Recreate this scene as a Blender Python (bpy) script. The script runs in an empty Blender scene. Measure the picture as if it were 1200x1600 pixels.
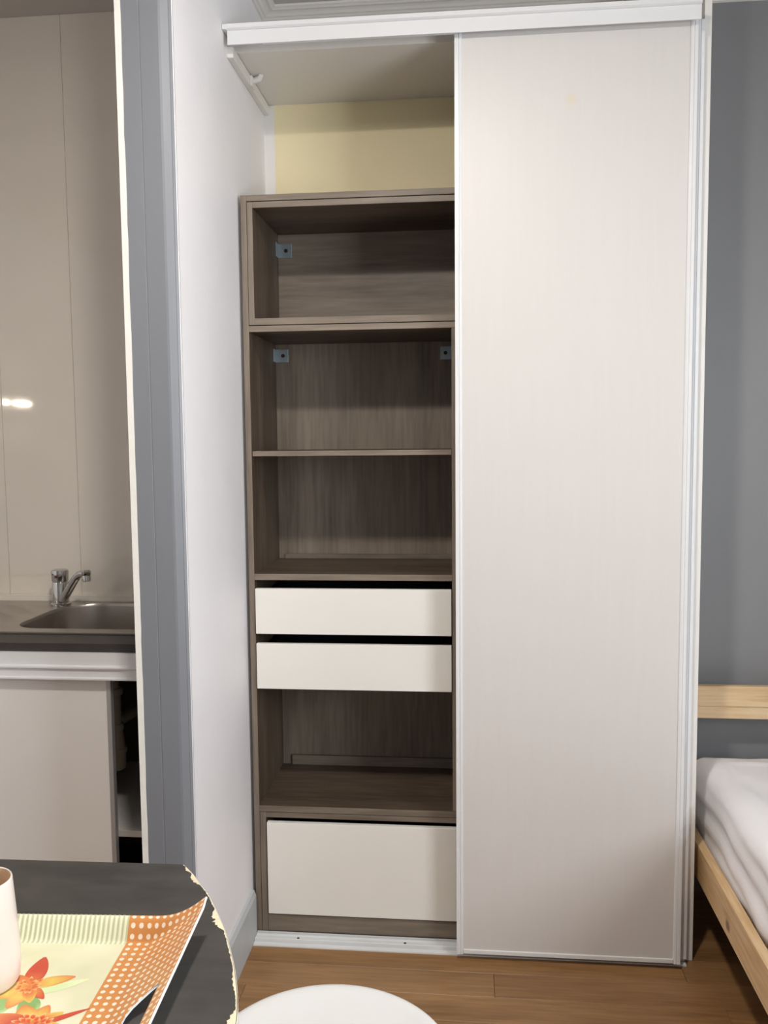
import bpy, bmesh, math, random
from mathutils import Vector, Matrix, noise

S = bpy.context.scene
COL = S.collection
random.seed(7)

# ------------------------------------------------------------------ camera
CAM_LOC = (0.5986, -2.2393, 1.3994)
YAW, PITCH, ROLL, FPX = 0.09808, -0.08321, -0.009532, 1358.5
cy, sy, cp, sp = math.cos(YAW), math.sin(YAW), math.cos(PITCH), math.sin(PITCH)
fw = Vector((-sy*cp, cy*cp, sp)); rt = Vector((cy, sy, 0)); up = rt.cross(fw)
r2 = rt*math.cos(ROLL) + up*math.sin(ROLL); u2 = -rt*math.sin(ROLL) + up*math.cos(ROLL)
cam = bpy.data.cameras.new('camera'); camo = bpy.data.objects.new('camera', cam); COL.objects.link(camo)
M = Matrix((r2, u2, -fw)).transposed().to_4x4(); M.translation = Vector(CAM_LOC); camo.matrix_world = M
cam.sensor_fit = 'VERTICAL'; cam.sensor_height = 36.0; cam.lens = FPX/1600*36.0; cam.clip_start = 0.02
S.camera = camo

# ------------------------------------------------------------------ light and exposure
w = bpy.data.worlds.new('world'); S.world = w; w.use_nodes = True
w.node_tree.nodes['Background'].inputs[0].default_value = (0.75, 0.86, 1, 1)
w.node_tree.nodes['Background'].inputs[1].default_value = 0.6
S.view_settings.view_transform = 'Standard'; S.view_settings.look = 'None'
S.view_settings.exposure = 0.0; S.view_settings.gamma = 1.0; S.view_settings.use_curve_mapping = False

def area(name, loc, target, sx, sz, power, color, shape='RECTANGLE'):
    l = bpy.data.lights.new(name, 'AREA'); l.shape = shape; l.size = sx; l.size_y = sz
    l.energy = power; l.color = color
    o = bpy.data.objects.new(name, l); COL.objects.link(o); o.location = loc
    o.rotation_euler = (Vector(target)-Vector(loc)).to_track_quat('-Z', 'Y').to_euler()
    return o
WIN = dict(y0=-2.75, y1=-1.45, z0=0.95, z1=2.2, x=2.40)
area('window_daylight', (2.52, -2.1, 1.575), (0.0, -2.1, 1.575), 1.25, 1.2, 76, (0.92, 0.96, 1.0))
LAMP = (0.40, -1.40, 2.60)

# ------------------------------------------------------------------ materials
def srgb(r, g, b):
    f = lambda c: (c/255/12.92 if c/255 <= .04045 else ((c/255+.055)/1.055)**2.4)
    return (f(r), f(g), f(b), 1)
def newmat(name):
    m = bpy.data.materials.new(name); m.use_nodes = True
    nt = m.node_tree; b = nt.nodes['Principled BSDF']
    return m, nt, b
def N(nt, t, **k):
    n = nt.nodes.new(t)
    for a, v in k.items(): setattr(n, a, v)
    return n
def plain(name, col, rough=.5, metal=0, var=.04, scale=9, bump=0, bscale=60, coat=0, spec=.5, stretch=(1, 1, 1)):
    m, nt, b = newmat(name)
    tc = N(nt, 'ShaderNodeTexCoord'); mp = N(nt, 'ShaderNodeMapping'); mp.inputs['Scale'].default_value = stretch
    nt.links.new(tc.outputs['Object'], mp.inputs['Vector'])
    nz = N(nt, 'ShaderNodeTexNoise'); nz.inputs['Scale'].default_value = scale; nz.inputs['Detail'].default_value = 4
    nt.links.new(mp.outputs[0], nz.inputs['Vector'])
    rp = N(nt, 'ShaderNodeValToRGB'); rp.color_ramp.elements[0].position = .3; rp.color_ramp.elements[1].position = .7
    rp.color_ramp.elements[0].color = tuple(c*(1-var) for c in col[:3])+(1,)
    rp.color_ramp.elements[1].color = tuple(min(1, c*(1+var)) for c in col[:3])+(1,)
    nt.links.new(nz.outputs[0], rp.inputs[0]); nt.links.new(rp.outputs[0], b.inputs['Base Color'])
    b.inputs['Roughness'].default_value = rough; b.inputs['Metallic'].default_value = metal
    b.inputs['Coat Weight'].default_value = coat; b.inputs['Specular IOR Level'].default_value = spec
    if bump:
        n2 = N(nt, 'ShaderNodeTexNoise'); n2.inputs['Scale'].default_value = bscale; n2.inputs['Detail'].default_value = 5
        nt.links.new(mp.outputs[0], n2.inputs['Vector'])
        bp = N(nt, 'ShaderNodeBump'); bp.inputs['Strength'].default_value = bump; bp.inputs['Distance'].default_value = .002
        nt.links.new(n2.outputs[0], bp.inputs['Height']); nt.links.new(bp.outputs[0], b.inputs['Normal'])
    return m
def wood(name, cols, axis, scale=1.0, rough=.5, knots=0, perobj=0):
    """streaky grain running along axis 0/1/2"""
    m, nt, b = newmat(name)
    tc = N(nt, 'ShaderNodeTexCoord'); mp = N(nt, 'ShaderNodeMapping')
    sc = [14*scale]*3; sc[axis] = 1.1*scale; mp.inputs['Scale'].default_value = sc
    nt.links.new(tc.outputs['Object'], mp.inputs['Vector'])
    src = mp.outputs[0]
    if perobj:
        oi = N(nt, 'ShaderNodeObjectInfo'); mul = N(nt, 'ShaderNodeMath', operation='MULTIPLY'); mul.inputs[1].default_value = 37
        nt.links.new(oi.outputs['Random'], mul.inputs[0])
        ad = N(nt, 'ShaderNodeVectorMath', operation='ADD'); nt.links.new(src, ad.inputs[0]); nt.links.new(mul.outputs[0], ad.inputs[1]); src = ad.outputs[0]
    n1 = N(nt, 'ShaderNodeTexNoise'); n1.inputs['Scale'].default_value = .55; n1.inputs['Detail'].default_value = 4; n1.inputs['Distortion'].default_value = .5
    n2 = N(nt, 'ShaderNodeTexNoise'); n2.inputs['Scale'].default_value = 7; n2.inputs['Detail'].default_value = 6
    nt.links.new(src, n1.inputs['Vector']); nt.links.new(src, n2.inputs['Vector'])
    mx = N(nt, 'ShaderNodeMath', operation='MULTIPLY_ADD'); mx.inputs[1].default_value = .4
    nt.links.new(n2.outputs[0], mx.inputs[0])
    m6 = N(nt, 'ShaderNodeMath', operation='MULTIPLY'); m6.inputs[1].default_value = .6
    nt.links.new(n1.outputs[0], m6.inputs[0]); nt.links.new(m6.outputs[0], mx.inputs[2])
    rp = N(nt, 'ShaderNodeValToRGB'); els = rp.color_ramp.elements
    els[0].position = .34; els[0].color = cols[0]; els[1].position = .66; els[1].color = cols[2]
    e = els.new(.5); e.color = cols[1]
    nt.links.new(mx.outputs[0], rp.inputs[0]); out = rp.outputs[0]
    if perobj:
        hs = N(nt, 'ShaderNodeHueSaturation'); mr = N(nt, 'ShaderNodeMapRange'); mr.inputs['To Min'].default_value = 1-perobj; mr.inputs['To Max'].default_value = 1+perobj
        nt.links.new(oi.outputs['Random'], mr.inputs[0]); nt.links.new(mr.outputs[0], hs.inputs['Value']); nt.links.new(out, hs.inputs['Color']); out = hs.outputs[0]
    if knots:
        mk = N(nt, 'ShaderNodeMapping'); s2 = [9]*3; s2[axis] = 2.4; mk.inputs['Scale'].default_value = s2
        nt.links.new(tc.outputs['Object'], mk.inputs['Vector'])
        vo = N(nt, 'ShaderNodeTexVoronoi'); vo.inputs['Scale'].default_value = .9
        nt.links.new(mk.outputs[0], vo.inputs['Vector'])
        kr = N(nt, 'ShaderNodeValToRGB'); kr.color_ramp.elements[0].position = .06; kr.color_ramp.elements[0].color = (1, 1, 1, 1); kr.color_ramp.elements[1].position = .14; kr.color_ramp.elements[1].color = (0, 0, 0, 1)
        nt.links.new(vo.outputs['Distance'], kr.inputs[0])
        mi = N(nt, 'ShaderNodeMixRGB'); mi.inputs[2].default_value = srgb(150, 100, 60)
        nt.links.new(kr.outputs[0], mi.inputs[0]); nt.links.new(out, mi.inputs[1]); out = mi.outputs[0]
    nt.links.new(out, b.inputs['Base Color']); b.inputs['Roughness'].default_value = rough
    bp = N(nt, 'ShaderNodeBump'); bp.inputs['Strength'].default_value = .12; bp.inputs['Distance'].default_value = .001
    nt.links.new(n2.outputs[0], bp.inputs['Height']); nt.links.new(bp.outputs[0], b.inputs['Normal'])
    return m

OAK = [srgb(60, 48, 38), srgb(86, 72, 59), srgb(107, 93, 78)]  # oak darkened, the shade inside the compartments put into the colour
OAK_LIT = [srgb(98, 87, 76), srgb(122, 110, 97), srgb(140, 128, 114)]  # paler copy of the oak, light on the front edges painted in
MAT = {
 'wall_white': plain('painted_white_wall', srgb(240, 238, 240), .55, var=.02, scale=5, bump=.35, bscale=45),
 'wall_grey': plain('painted_grey_wall', srgb(142, 143, 145), .5, var=.02, scale=3, bump=.12, bscale=50),
 'wall_yellow': plain('pale_yellow_paint', srgb(238, 225, 184), .6, var=.03, scale=4, bump=.1),
 'post_grey': plain('grey_gloss_paint', srgb(124, 127, 133), .42, var=.03, scale=6, bump=.3, bscale=22, stretch=(1, 1, .12)),
 'post_white': plain('old_cream_paint', srgb(235, 233, 226), .5, var=.03, scale=30, bump=.4, bscale=40),
 'ceiling': plain('ceiling_paint', srgb(196, 192, 187), .8, var=.02, bump=.1),
 'cornice': plain('cornice_paint', srgb(232, 229, 224), .55, var=.02),
 'oak_v': wood('grey_oak_upright_grain', OAK, 2), 'oak_h': wood('grey_oak_level_grain', OAK, 0), 'oak_d': wood('grey_oak_deep_grain', OAK, 1),
 'oak_lit_v': wood('oak_lit_front_upright', OAK_LIT, 2), 'oak_lit_h': wood('oak_lit_front_level', OAK_LIT, 0),
 'melamine': plain('white_melamine', srgb(230, 226, 220), .38, var=.012, scale=14, bump=.06, bscale=30, stretch=(6, 6, .5)),
 'door_foil': None,
 'drawer_white': plain('white_drawer_laminate', srgb(234, 231, 224), .35, var=.01),
 'alu_white': plain('white_lacquered_aluminium', srgb(228, 229, 230), .32, var=.01, spec=.6),
 'alu_grey': plain('satin_aluminium', srgb(190, 192, 194), .35, metal=.55, var=.02),
 'black': plain('black_plastic', srgb(22, 21, 21), .5),
 'steel_bracket': plain('zinc_steel', srgb(160, 172, 178), .35, metal=.6, var=.06, scale=60),
 'bolt': plain('dark_screw', srgb(50, 40, 38), .5, metal=.4),
 'panel': plain('glossy_beige_wall_panel', srgb(230, 223, 212), .05, var=.025, scale=2.5, spec=.5),
 'joint': plain('panel_joint', srgb(150, 140, 128), .5),
 'worktop': plain('dark_stone_laminate', srgb(56, 52, 50), .5, var=.15, scale=25),
 'stainless': plain('brushed_stainless', srgb(176, 170, 163), .3, metal=1, var=.03, scale=40, bump=.04, bscale=80, stretch=(.2, 4, 4)),
 'chrome': plain('chrome', srgb(205, 203, 200), .08, metal=1, var=.01),
 'pipe': plain('grey_plastic_pipe', srgb(168, 160, 142), .45, var=.03),
 'dark_in': plain('dark_cupboard_board', srgb(88, 70, 60), .7, var=.05),
 'kdoor': plain('kitchen_door_laminate', srgb(232, 229, 225), .4, var=.025, scale=3),
 'pine_x': wood('pine_along_width', [srgb(206, 166, 116), srgb(228, 198, 156), srgb(238, 212, 174)], 0, 1, .5, knots=1),
 'pine_y': wood('pine_along_length', [srgb(206, 166, 116), srgb(228, 198, 156), srgb(238, 212, 174)], 1, 1, .5, knots=1),
 'pine_z': wood('pine_upright', [srgb(206, 166, 116), srgb(228, 198, 156), srgb(238, 212, 174)], 2, 1, .5),
 'sheet': plain('white_cotton_sheet', srgb(246, 244, 246), .85, var=.015, bump=.2, bscale=260),
 'plank': wood('brown_laminate_plank', [srgb(112, 80, 48), srgb(138, 102, 64), srgb(158, 120, 80)], 0, 1.1, .38, perobj=.10),
 'subfloor': plain('floor_joint_dark', srgb(84, 56, 32), .7),
 'table_top': plain('charcoal_slate_laminate', srgb(62, 59, 56), .5, var=.25, scale=14, bump=.1, bscale=30, stretch=(1, 2.2, 1)),
 'chip': plain('bare_chipboard_edge', srgb(226, 214, 184), .8, var=.12, scale=90, bump=.6, bscale=120),
 'mug': plain('white_glazed_ceramic', srgb(222, 214, 207), .25, var=.01, coat=.3),
 'mug_in': plain('peach_glaze', srgb(236, 208, 178), .3, var=.02),
 'stool': plain('white_moulded_plastic', srgb(220, 220, 219), .35, var=.008),
 'leg': plain('white_tube_steel', srgb(220, 220, 220), .35, metal=.2),
 'tray_white': plain('white_melamine_tray_back', srgb(242, 240, 238), .35),
 'base_grey': plain('painted_baseboard', srgb(186, 190, 192), .5, var=.05, scale=12, bump=.3, bscale=30),
 'lamp_base': plain('lamp_base_white', srgb(235, 235, 232), .5),
}
def door_foil():
    m, nt, b = newmat('white_wood_effect_foil')
    tc = N(nt, 'ShaderNodeTexCoord'); mp = N(nt, 'ShaderNodeMapping'); mp.inputs['Scale'].default_value = (28, 28, 1.6)
    nt.links.new(tc.outputs['Object'], mp.inputs[0])
    nz = N(nt, 'ShaderNodeTexNoise'); nz.inputs['Scale'].default_value = 3; nz.inputs['Detail'].default_value = 6
    nt.links.new(mp.outputs[0], nz.inputs[0])
    rp = N(nt, 'ShaderNodeValToRGB'); rp.color_ramp.elements[0].color = srgb(213, 209, 206); rp.color_ramp.elements[1].color = srgb(217, 214, 211)
    nt.links.new(nz.outputs[0], rp.inputs[0])
    # a small yellowish stain high on the door
    sb = N(nt, 'ShaderNodeVectorMath', operation='DISTANCE'); sb.inputs[1].default_value = (-.006, -.006, 2.208)
    nt.links.new(tc.outputs['Object'], sb.inputs[0])
    st = N(nt, 'ShaderNodeMapRange'); st.inputs['From Min'].default_value = .004; st.inputs['From Max'].default_value = .02; st.inputs['To Min'].default_value = .45; st.inputs['To Max'].default_value = 0
    nt.links.new(sb.outputs['Value'], st.inputs[0])
    mi = N(nt, 'ShaderNodeMixRGB'); mi.inputs[2].default_value = srgb(220, 205, 170)
    nt.links.new(st.outputs[0], mi.inputs[0]); nt.links.new(rp.outputs[0], mi.inputs[1]); nt.links.new(mi.outputs[0], b.inputs['Base Color'])
    b.inputs['Roughness'].default_value = .42
    bp = N(nt, 'ShaderNodeBump'); bp.inputs['Strength'].default_value = .1; bp.inputs['Distance'].default_value = .001
    nt.links.new(nz.outputs[0], bp.inputs['Height']); nt.links.new(bp.outputs[0], b.inputs['Normal'])
    return m
MAT['door_foil'] = door_foil()
def emit(name, col, s):
    m, nt, b = newmat(name); b.inputs['Emission Color'].default_value = col; b.inputs['Emission Strength'].default_value = s
    b.inputs['Base Color'].default_value = (.8, .8, .8, 1); return m

# ------------------------------------------------------------------ builders
def thing(name, label, cat, loc, group=None, rz=0):
    o = bpy.data.objects.new(name, None); COL.objects.link(o); o.location = loc; o.rotation_euler[2] = rz
    o.empty_display_size = .05
    o['label'] = label; o['category'] = cat
    if group: o['group'] = group
    return o
def tag(o, label, cat, group=None):
    o['label'] = label; o['category'] = cat
    if group: o['group'] = group
    return o
def origin_of(p):
    v = Vector((0, 0, 0))
    while p is not None: v += p.location; p = p.parent
    return v
def link(name, bm, mat, parent=None, smooth=False, loc=None, local=False, recalc=True):
    """bm in world coordinates (or local when the parent is rotated)"""
    off = Vector((0, 0, 0)) if local else (origin_of(parent) if parent else Vector((0, 0, 0)))
    if parent is None and loc is not None: off = Vector(loc)
    if off.length: bmesh.ops.translate(bm, verts=bm.verts, vec=-off)
    if recalc: bmesh.ops.recalc_face_normals(bm, faces=bm.faces)
    me = bpy.data.meshes.new(name); bm.to_mesh(me); bm.free()
    for p in me.polygons: p.use_smooth = smooth
    o = bpy.data.objects.new(name, me); COL.objects.link(o)
    for mm in (mat if isinstance(mat, (list, tuple)) else [mat]): me.materials.append(mm)
    if parent: o.parent = parent
    elif loc is not None: o.location = loc
    return o
def add_box(bm, x0, x1, y0, y1, z0, z1, bev=0, seg=2):
    r = bmesh.ops.create_cube(bm, size=1)
    vs = r['verts']
    for v in vs: v.co = Vector(((x0+x1)/2+v.co.x*(x1-x0), (y0+y1)/2+v.co.y*(y1-y0), (z0+z1)/2+v.co.z*(z1-z0)))
    if bev:
        es = list({e for v in vs for e in v.link_edges})
        bmesh.ops.bevel(bm, geom=es, offset=bev, segments=seg, profile=.5, affect='EDGES')
    return vs
def box(name, dims, mat, parent=None, bev=.0008, loc=None):
    bm = bmesh.new(); add_box(bm, *dims, bev=bev); return link(name, bm, mat, parent, loc=loc)
def struct(name, bm_or_dims, mat, bev=0, parent=None):
    if isinstance(bm_or_dims, bmesh.types.BMesh): o = link(name, bm_or_dims, mat, parent)
    else: o = box(name, bm_or_dims, mat, parent, bev)
    if parent is None: o['kind'] = 'structure'
    return o
def add_tube(bm, pts, radii, n=20, cap=True):
    rings = []
    pts = [Vector(p) for p in pts]
    if not isinstance(radii, (list, tuple)): radii = [radii]*len(pts)
    ref = None
    for i, p in enumerate(pts):
        d = (pts[min(i+1, len(pts)-1)]-pts[max(i-1, 0)])
        d = d.normalized() if d.length > 1e-9 else Vector((0, 0, 1))
        if ref is None: ref = Vector((1, 0, 0)) if abs(d.x) < .8 else Vector((0, 1, 0))
        a = (ref-d*ref.dot(d)).normalized(); ref = a; b = d.cross(a)
        rings.append([bm.verts.new(p+(a*math.cos(2*math.pi*k/n)+b*math.sin(2*math.pi*k/n))*radii[i]) for k in range(n)])
    for i in range(len(rings)-1):
        for k in range(n): bm.faces.new((rings[i][k], rings[i][(k+1) % n], rings[i+1][(k+1) % n], rings[i+1][k]))
    if cap: bm.faces.new(rings[0][::-1]); bm.faces.new(rings[-1])
def add_lathe(bm, prof, c, n=40, axis_tilt=None):
    rings = []
    for r, z in prof:
        if r < 1e-6: rings.append([bm.verts.new((c[0], c[1], c[2]+z))])
        else: rings.append([bm.verts.new((c[0]+r*math.cos(2*math.pi*k/n), c[1]+r*math.sin(2*math.pi*k/n), c[2]+z)) for k in range(n)])
    for A, B in zip(rings, rings[1:]):
        for k in range(n):
            f = [A[k % len(A)], A[(k+1) % len(A)], B[(k+1) % len(B)], B[k % len(B)]]
            f = list(dict.fromkeys(f))
            if len(f) > 2: bm.faces.new(f)
def tube(name, pts, radii, mat, parent, n=20): bm = bmesh.new(); add_tube(bm, pts, radii, n); return autosmooth(link(name, bm, mat, parent))
def lathe(name, prof, c, mat, parent, n=40): bm = bmesh.new(); add_lathe(bm, prof, c, n); return autosmooth(link(name, bm, mat, parent))
def autosmooth(o, ang=40):
    me = o.data
    for p in me.polygons: p.use_smooth = True
    bm = bmesh.new(); bm.from_mesh(me)
    for e in bm.edges:
        if len(e.link_faces) == 2 and e.calc_face_angle(0) > math.radians(ang): e.smooth = False
    bm.to_mesh(me); bm.free(); return o
def prism(bm, outline, z0, z1):
    a = [bm.verts.new((x, y, z0)) for x, y in outline]; b = [bm.verts.new((x, y, z1)) for x, y in outline]; n = len(a)
    bm.faces.new(a[::-1]); bm.faces.new(b)
    for i in range(n): bm.faces.new((a[i], a[(i+1) % n], b[(i+1) % n], b[i]))
def extrude_profile(bm, prof, axis, t0, t1):
    """prof: (u,z) list; axis 'x' -> u is y; axis 'y' -> u is x"""
    def P(u, z, t): return (t, u, z) if axis == 'x' else (u, t, z)
    a = [bm.verts.new(P(u, z, t0)) for u, z in prof]; b = [bm.verts.new(P(u, z, t1)) for u, z in prof]; n = len(a)
    bm.faces.new(a); bm.faces.new(b[::-1])
    for i in range(n): bm.faces.new((a[i], b[i], b[(i+1) % n], a[(i+1) % n]))

XW = -0.014          # partition face
YB = 0.42            # back wall
ZC = 2.70            # kitchen ceiling
ZM = 2.668           # main room ceiling
XR, XL, YF = 2.40, -1.95, -3.60

# ------------------------------------------------------------------ room shell
fl = struct('floor', (XL, XR, YF, YB+.1, -.06, -.004), MAT['subfloor'])
rows = 0; y = YB+.02; pw, gap = .098, .0008
while y > -2.6:
    x = XL - random.random()*1.0
    while x < XR:
        L = 1.2 if random.random() > .25 else .85
        a, b = max(x, XL), min(x+L-gap, XR)
        if b-a > .03:
            bm = bmesh.new(); vs = add_box(bm, a, b, y-pw+gap, y, -.004, 0, 0)
            bmesh.ops.bevel(bm, geom=[e for e in bm.edges if all(v.co.z > -.001 for v in e.verts)], offset=.0007, segments=1, affect='EDGES')
            link('plank', bm, MAT['plank'], fl)
        x += L
    y -= pw
bm = bmesh.new(); prism(bm, [(XW, YB+.1), (XW, -.405), (XL, -.405), (XL, YF), (XR, YF), (XR, YB+.1)], ZM, ZM+.11); struct('ceiling', bm, MAT['ceiling'])
struct('ceiling_kitchen', (XL, XW, -.405, YB+.1, ZC, ZC+.078), MAT['ceiling'])
struct('wall_back', (XW, 1.178, YB, YB+.1, 0, 2.402), MAT['wall_yellow'])
struct('wall_back_upper', (XW, 1.178, YB, YB+.1, 2.402, ZC), MAT['wall_white'])
struct('wall_back_right', (1.178, XR, YB, YB+.1, 0, ZC), MAT['wall_grey'])
struct('trim_1', (XW, .018, YB-.003, YB, 0, 2.40), MAT['cornice'])
wk = struct('wall_back_left', (XL, XW, YB+.006, YB+.1, 0, ZC), MAT['joint'])
# kitchen wall cladding boards, 242 mm wide
x = -.643+.242*2
while x > XL:
    a, b = max(x-.2412, XL), min(x, -.135)
    if b-a > .02: box('wall_panel', (a, b, YB, YB+.008, 0, ZC-.0), MAT['panel'], wk, bev=.0012)
    x -= .242
struct('wall_partition', (-.128, XW, -.405, YB, 0, ZC), MAT['wall_white'])
# grey painted end post with a chamfered right edge
bm = bmesh.new()
extr = [(-.122, -.405), (-.122, -.4155), (-.119, -.4175), (-.083, -.4175), (-.0822, -.4165), (-.081, -.4165), (-.0802, -.4175), (-.041, -.4175), (-.036, -.4165), (-.022, -.4085), (-.0205, -.4087), (XW, -.4035), (XW, -.402), (-.03, -.402)]
prism(bm, extr, 0, ZC); struct('trim_2', bm, MAT['post_grey'])
bm = bmesh.new()   # white strip with a ragged paint line against the post
nseg = 90; L_ = []; R_ = []
for i in range(nseg+1):
    z = ZC*i/nseg; rx = -.1198 + .0016*noise.noise(Vector((0, 3.1, z*9))) + .0010*noise.noise(Vector((2, 1, z*40)))
    L_.append((-.1328, z)); R_.append((rx, z))
va = [bm.verts.new((x, -.4195, z)) for x, z in L_]; vb = [bm.verts.new((x, -.4195, z)) for x, z in R_]
vc = [bm.verts.new((x, -.40, z)) for x, z in L_]; vd = [bm.verts.new((x, -.414, z)) for x, z in R_]
for i in range(nseg):
    bm.faces.new((va[i], vb[i], vb[i+1], va[i+1])); bm.faces.new((va[i], va[i+1], vc[i+1], vc[i])); bm.faces.new((vb[i], vd[i], vd[i+1], vb[i+1]))
struct('trim_3', bm, MAT['post_white'])
# baseboard on the partition
bm = bmesh.new(); extrude_profile(bm, [(XW, 0), (XW+.012, 0), (XW+.012, .120), (XW+.007, .134), (XW, .136)], 'y', -.402, .072)
struct('baseboard_left', bm, MAT['base_grey'])
# cornice (two coves) round the main room
cor = lambda w: [(w, ZM), (w-.050, ZM), (w-.050, ZM-.006), (w-.044, ZM-.008), (w-.040, ZM-.011), (w-.030, ZM-.010), (w-.022, ZM-.013), (w-.016, ZM-.018), (w-.010, ZM-.019), (w-.006, ZM-.023), (w, ZM-.024)]
bm = bmesh.new(); extrude_profile(bm, cor(YB), 'x', XW, 1.173); struct('trim_4', bm, MAT['cornice'])
bm = bmesh.new(); extrude_profile(bm, [(u, z if z > ZM-.009 else ZM-.008-(ZM-.008-z)*2.2) for u, z in cor(YB)], 'x', 1.173, XR); struct('trim_6', bm, MAT['cornice'])
bm = bmesh.new(); extrude_profile(bm, [(XW+(YB-u), z) for u, z in cor(YB)], 'y', -.40, YB); struct('trim_5', bm, MAT['cornice'])
# remaining walls (behind and beside the camera)
struct('wall_left', (XL-.1, XL, YF, YB, 0, ZC), MAT['wall_white'])
struct('wall_front', (XL, XR, YF-.1, YF, 0, ZC), MAT['wall_grey'])
bm = bmesh.new(); W_ = WIN
add_box(bm, XR, XR+.1, YF, W_['y0'], 0, ZC); add_box(bm, XR, XR+.1, W_['y1'], YB, 0, ZC)
add_box(bm, XR, XR+.1, W_['y0'], W_['y1'], 0, W_['z0']); add_box(bm, XR, XR+.1, W_['y0'], W_['y1'], W_['z1'], ZC)
struct('wall_right', bm, MAT['wall_grey'])
bm = bmesh.new()
for a in ((W_['y0'], W_['y0']+.05, W_['z0'], W_['z1']), (W_['y1']-.05, W_['y1'], W_['z0'], W_['z1']), (-2.13, -2.07, W_['z0'], W_['z1']), (W_['y0'], W_['y1'], W_['z0'], W_['z0']+.05), (W_['y0'], W_['y1'], W_['z1']-.05, W_['z1'])):
    add_box(bm, XR+.03, XR+.07, *a)
struct('window_1', bm, MAT['cornice'])

# ------------------------------------------------------------------ lamps of the room
lp = thing('ceiling_lamp', 'round white ceiling lamp above the table', 'lamp', (LAMP[0], LAMP[1], 2.62))
lathe('lamp_base', [(0, ZM-2.62), (.05, ZM-2.62), (.05, .03), (0, .03)], (LAMP[0], LAMP[1], 2.62), MAT['lamp_base'], lp)
lathe('lamp_shade', [(0, .010), (.12, .010), (.16, .0), (.163, .002), (.13, .018), (.05, .03), (0, .032)], (LAMP[0], LAMP[1], 2.62), MAT['lamp_base'], lp)
pl = bpy.data.lights.new('ceiling_lamp_bulb', 'POINT'); pl.energy = 13; pl.color = (1, .935, .86); pl.shadow_soft_size = .07
plo = bpy.data.objects.new('ceiling_lamp_bulb', pl); COL.objects.link(plo); plo.location = (LAMP[0], LAMP[1], 2.585)
area('ceiling_lamp_disc', (LAMP[0], LAMP[1], 2.605), (LAMP[0], LAMP[1], 0), .16, .16, 25, (1, .935, .86), 'DISK')
kl = thing('wall_lamp', 'small twin tube wall lamp on the kitchen side wall', 'lamp', (XL, -1.57, 1.58))
box('lamp_base', (XL+.0002, XL+.03, -1.74, -1.40, 1.58, 1.66), MAT['lamp_base'], kl)
for a, b in ((-1.70, -1.55), (-1.47, -1.44)):
    tube('lamp_tube', [(XL+.045, a, 1.62), (XL+.045, b, 1.62)], .007, emit('lit_tube', (1, .84, .64, 1), 240), kl, 12)


# ------------------------------------------------------------------ wardrobe carcass
o = box('wardrobe_top_panel', (XW, 1.173, .062, YB-.001, 2.402, 2.420), MAT['melamine'], loc=(.58, .2, 2.402))
tag(o, 'white board roofing the wardrobe above the empty shelves', 'panel')
o = box('wardrobe_side_panel', (1.174, 1.192, .050, YB-.001, 0, 2.620), MAT['cornice'], loc=(1.183, .2, 0), bev=.0015)
tag(o, 'cream upright board closing the right side of the wardrobe by the bed', 'panel')
b_ = thing('wall_batten', 'thin white batten with a hook screwed to the wall under wardrobe roof', 'batten', (XW, .2, 2.365))
box('batten_strip', (XW, XW+.016, .015, YB-.004, 2.372, 2.400), MAT['cornice'], b_, .002)
tube('hook', [(XW+.016, .205, 2.386), (XW+.040, .200, 2.392), (XW+.046, .196, 2.402)], [.008, .0085, .007], MAT['cornice'], b_, 12)
box('hook_plate', (XW+.016, XW+.022, .188, .222, 2.370, 2.398), MAT['cornice'], b_, .001)

# shelving unit: light on the front edges is painted in with a paler oak
def board(name, dims, mat, parent, bev=.0008):
    o = box(name, dims, mat, parent, bev)
    o.data.materials.append(MAT['oak_lit_v'] if mat is MAT['oak_v'] else MAT['oak_lit_h'])
    for p in o.data.polygons:
        if p.normal.y < -.5: p.material_index = 1
    return o
F, BK, X0, X1, T = .080, YB-.012, -.005, .602, .016
su = thing('shelving_unit', 'tall grey oak open shelving unit with three white drawers inside the wardrobe', 'shelf unit', (.281, .24, 0))
board('side_panel', (X0, X0+T, F, BK, .012, 2.048), MAT['oak_v'], su)
board('side_panel', (X1-T, X1, F, BK, .012, 2.048), MAT['oak_v'], su)
xi0, xi1 = X0+T, X1-T
board('top_panel', (xi0, xi1, F, BK, 2.032, 2.048), MAT['oak_h'], su)
# inner top box
board('insert_side_panel', (xi0+.001, xi0+.016, F, BK-.02, 1.708, 2.030), MAT['oak_v'], su)
board('insert_side_panel', (xi1-.016, xi1-.001, F, BK-.02, 1.708, 2.030), MAT['oak_v'], su)
board('insert_top_panel', (xi0+.016, xi1-.016, F, BK-.02, 2.014, 2.030), MAT['oak_h'], su)
board('insert_bottom_panel', (xi0+.016, xi1-.016, F, BK-.02, 1.708, 1.726), MAT['oak_h'], su)
board('insert_back_panel', (xi0+.016, xi1-.016, BK-.02, BK-.012, 1.726, 2.014), MAT['oak_h'], su)
board('shelf', (xi0, xi1, F, BK-.008, 1.690, 1.706), MAT['oak_h'], su)
board('shelf', (xi0+.001, .5520, F+.004, BK-.008, 1.357, 1.371), MAT['oak_h'], su)
board('shelf', (xi0, .5525, F, BK-.008, 1.018, 1.035), MAT['oak_h'], su)
board('shelf', (xi0, xi1, F, BK-.008, .361, .379), MAT['oak_h'], su)
board('back_panel', (xi0, xi1, BK-.008, BK, .012, 2.032), MAT['oak_v'], su)
board('filler_strip', (.5525, xi1, F+.001, BK-.008, .379, 1.690), MAT['oak_v'], su)
# low back rails at the rear of the two compartments
board('back_rail', (xi0+.03, .5525, BK-.016, BK-.008, .379, .410), MAT['oak_h'], su)
board('back_rail', (xi0+.02, .5525, BK-.016, BK-.008, 1.035, 1.050), MAT['oak_h'], su)
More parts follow.
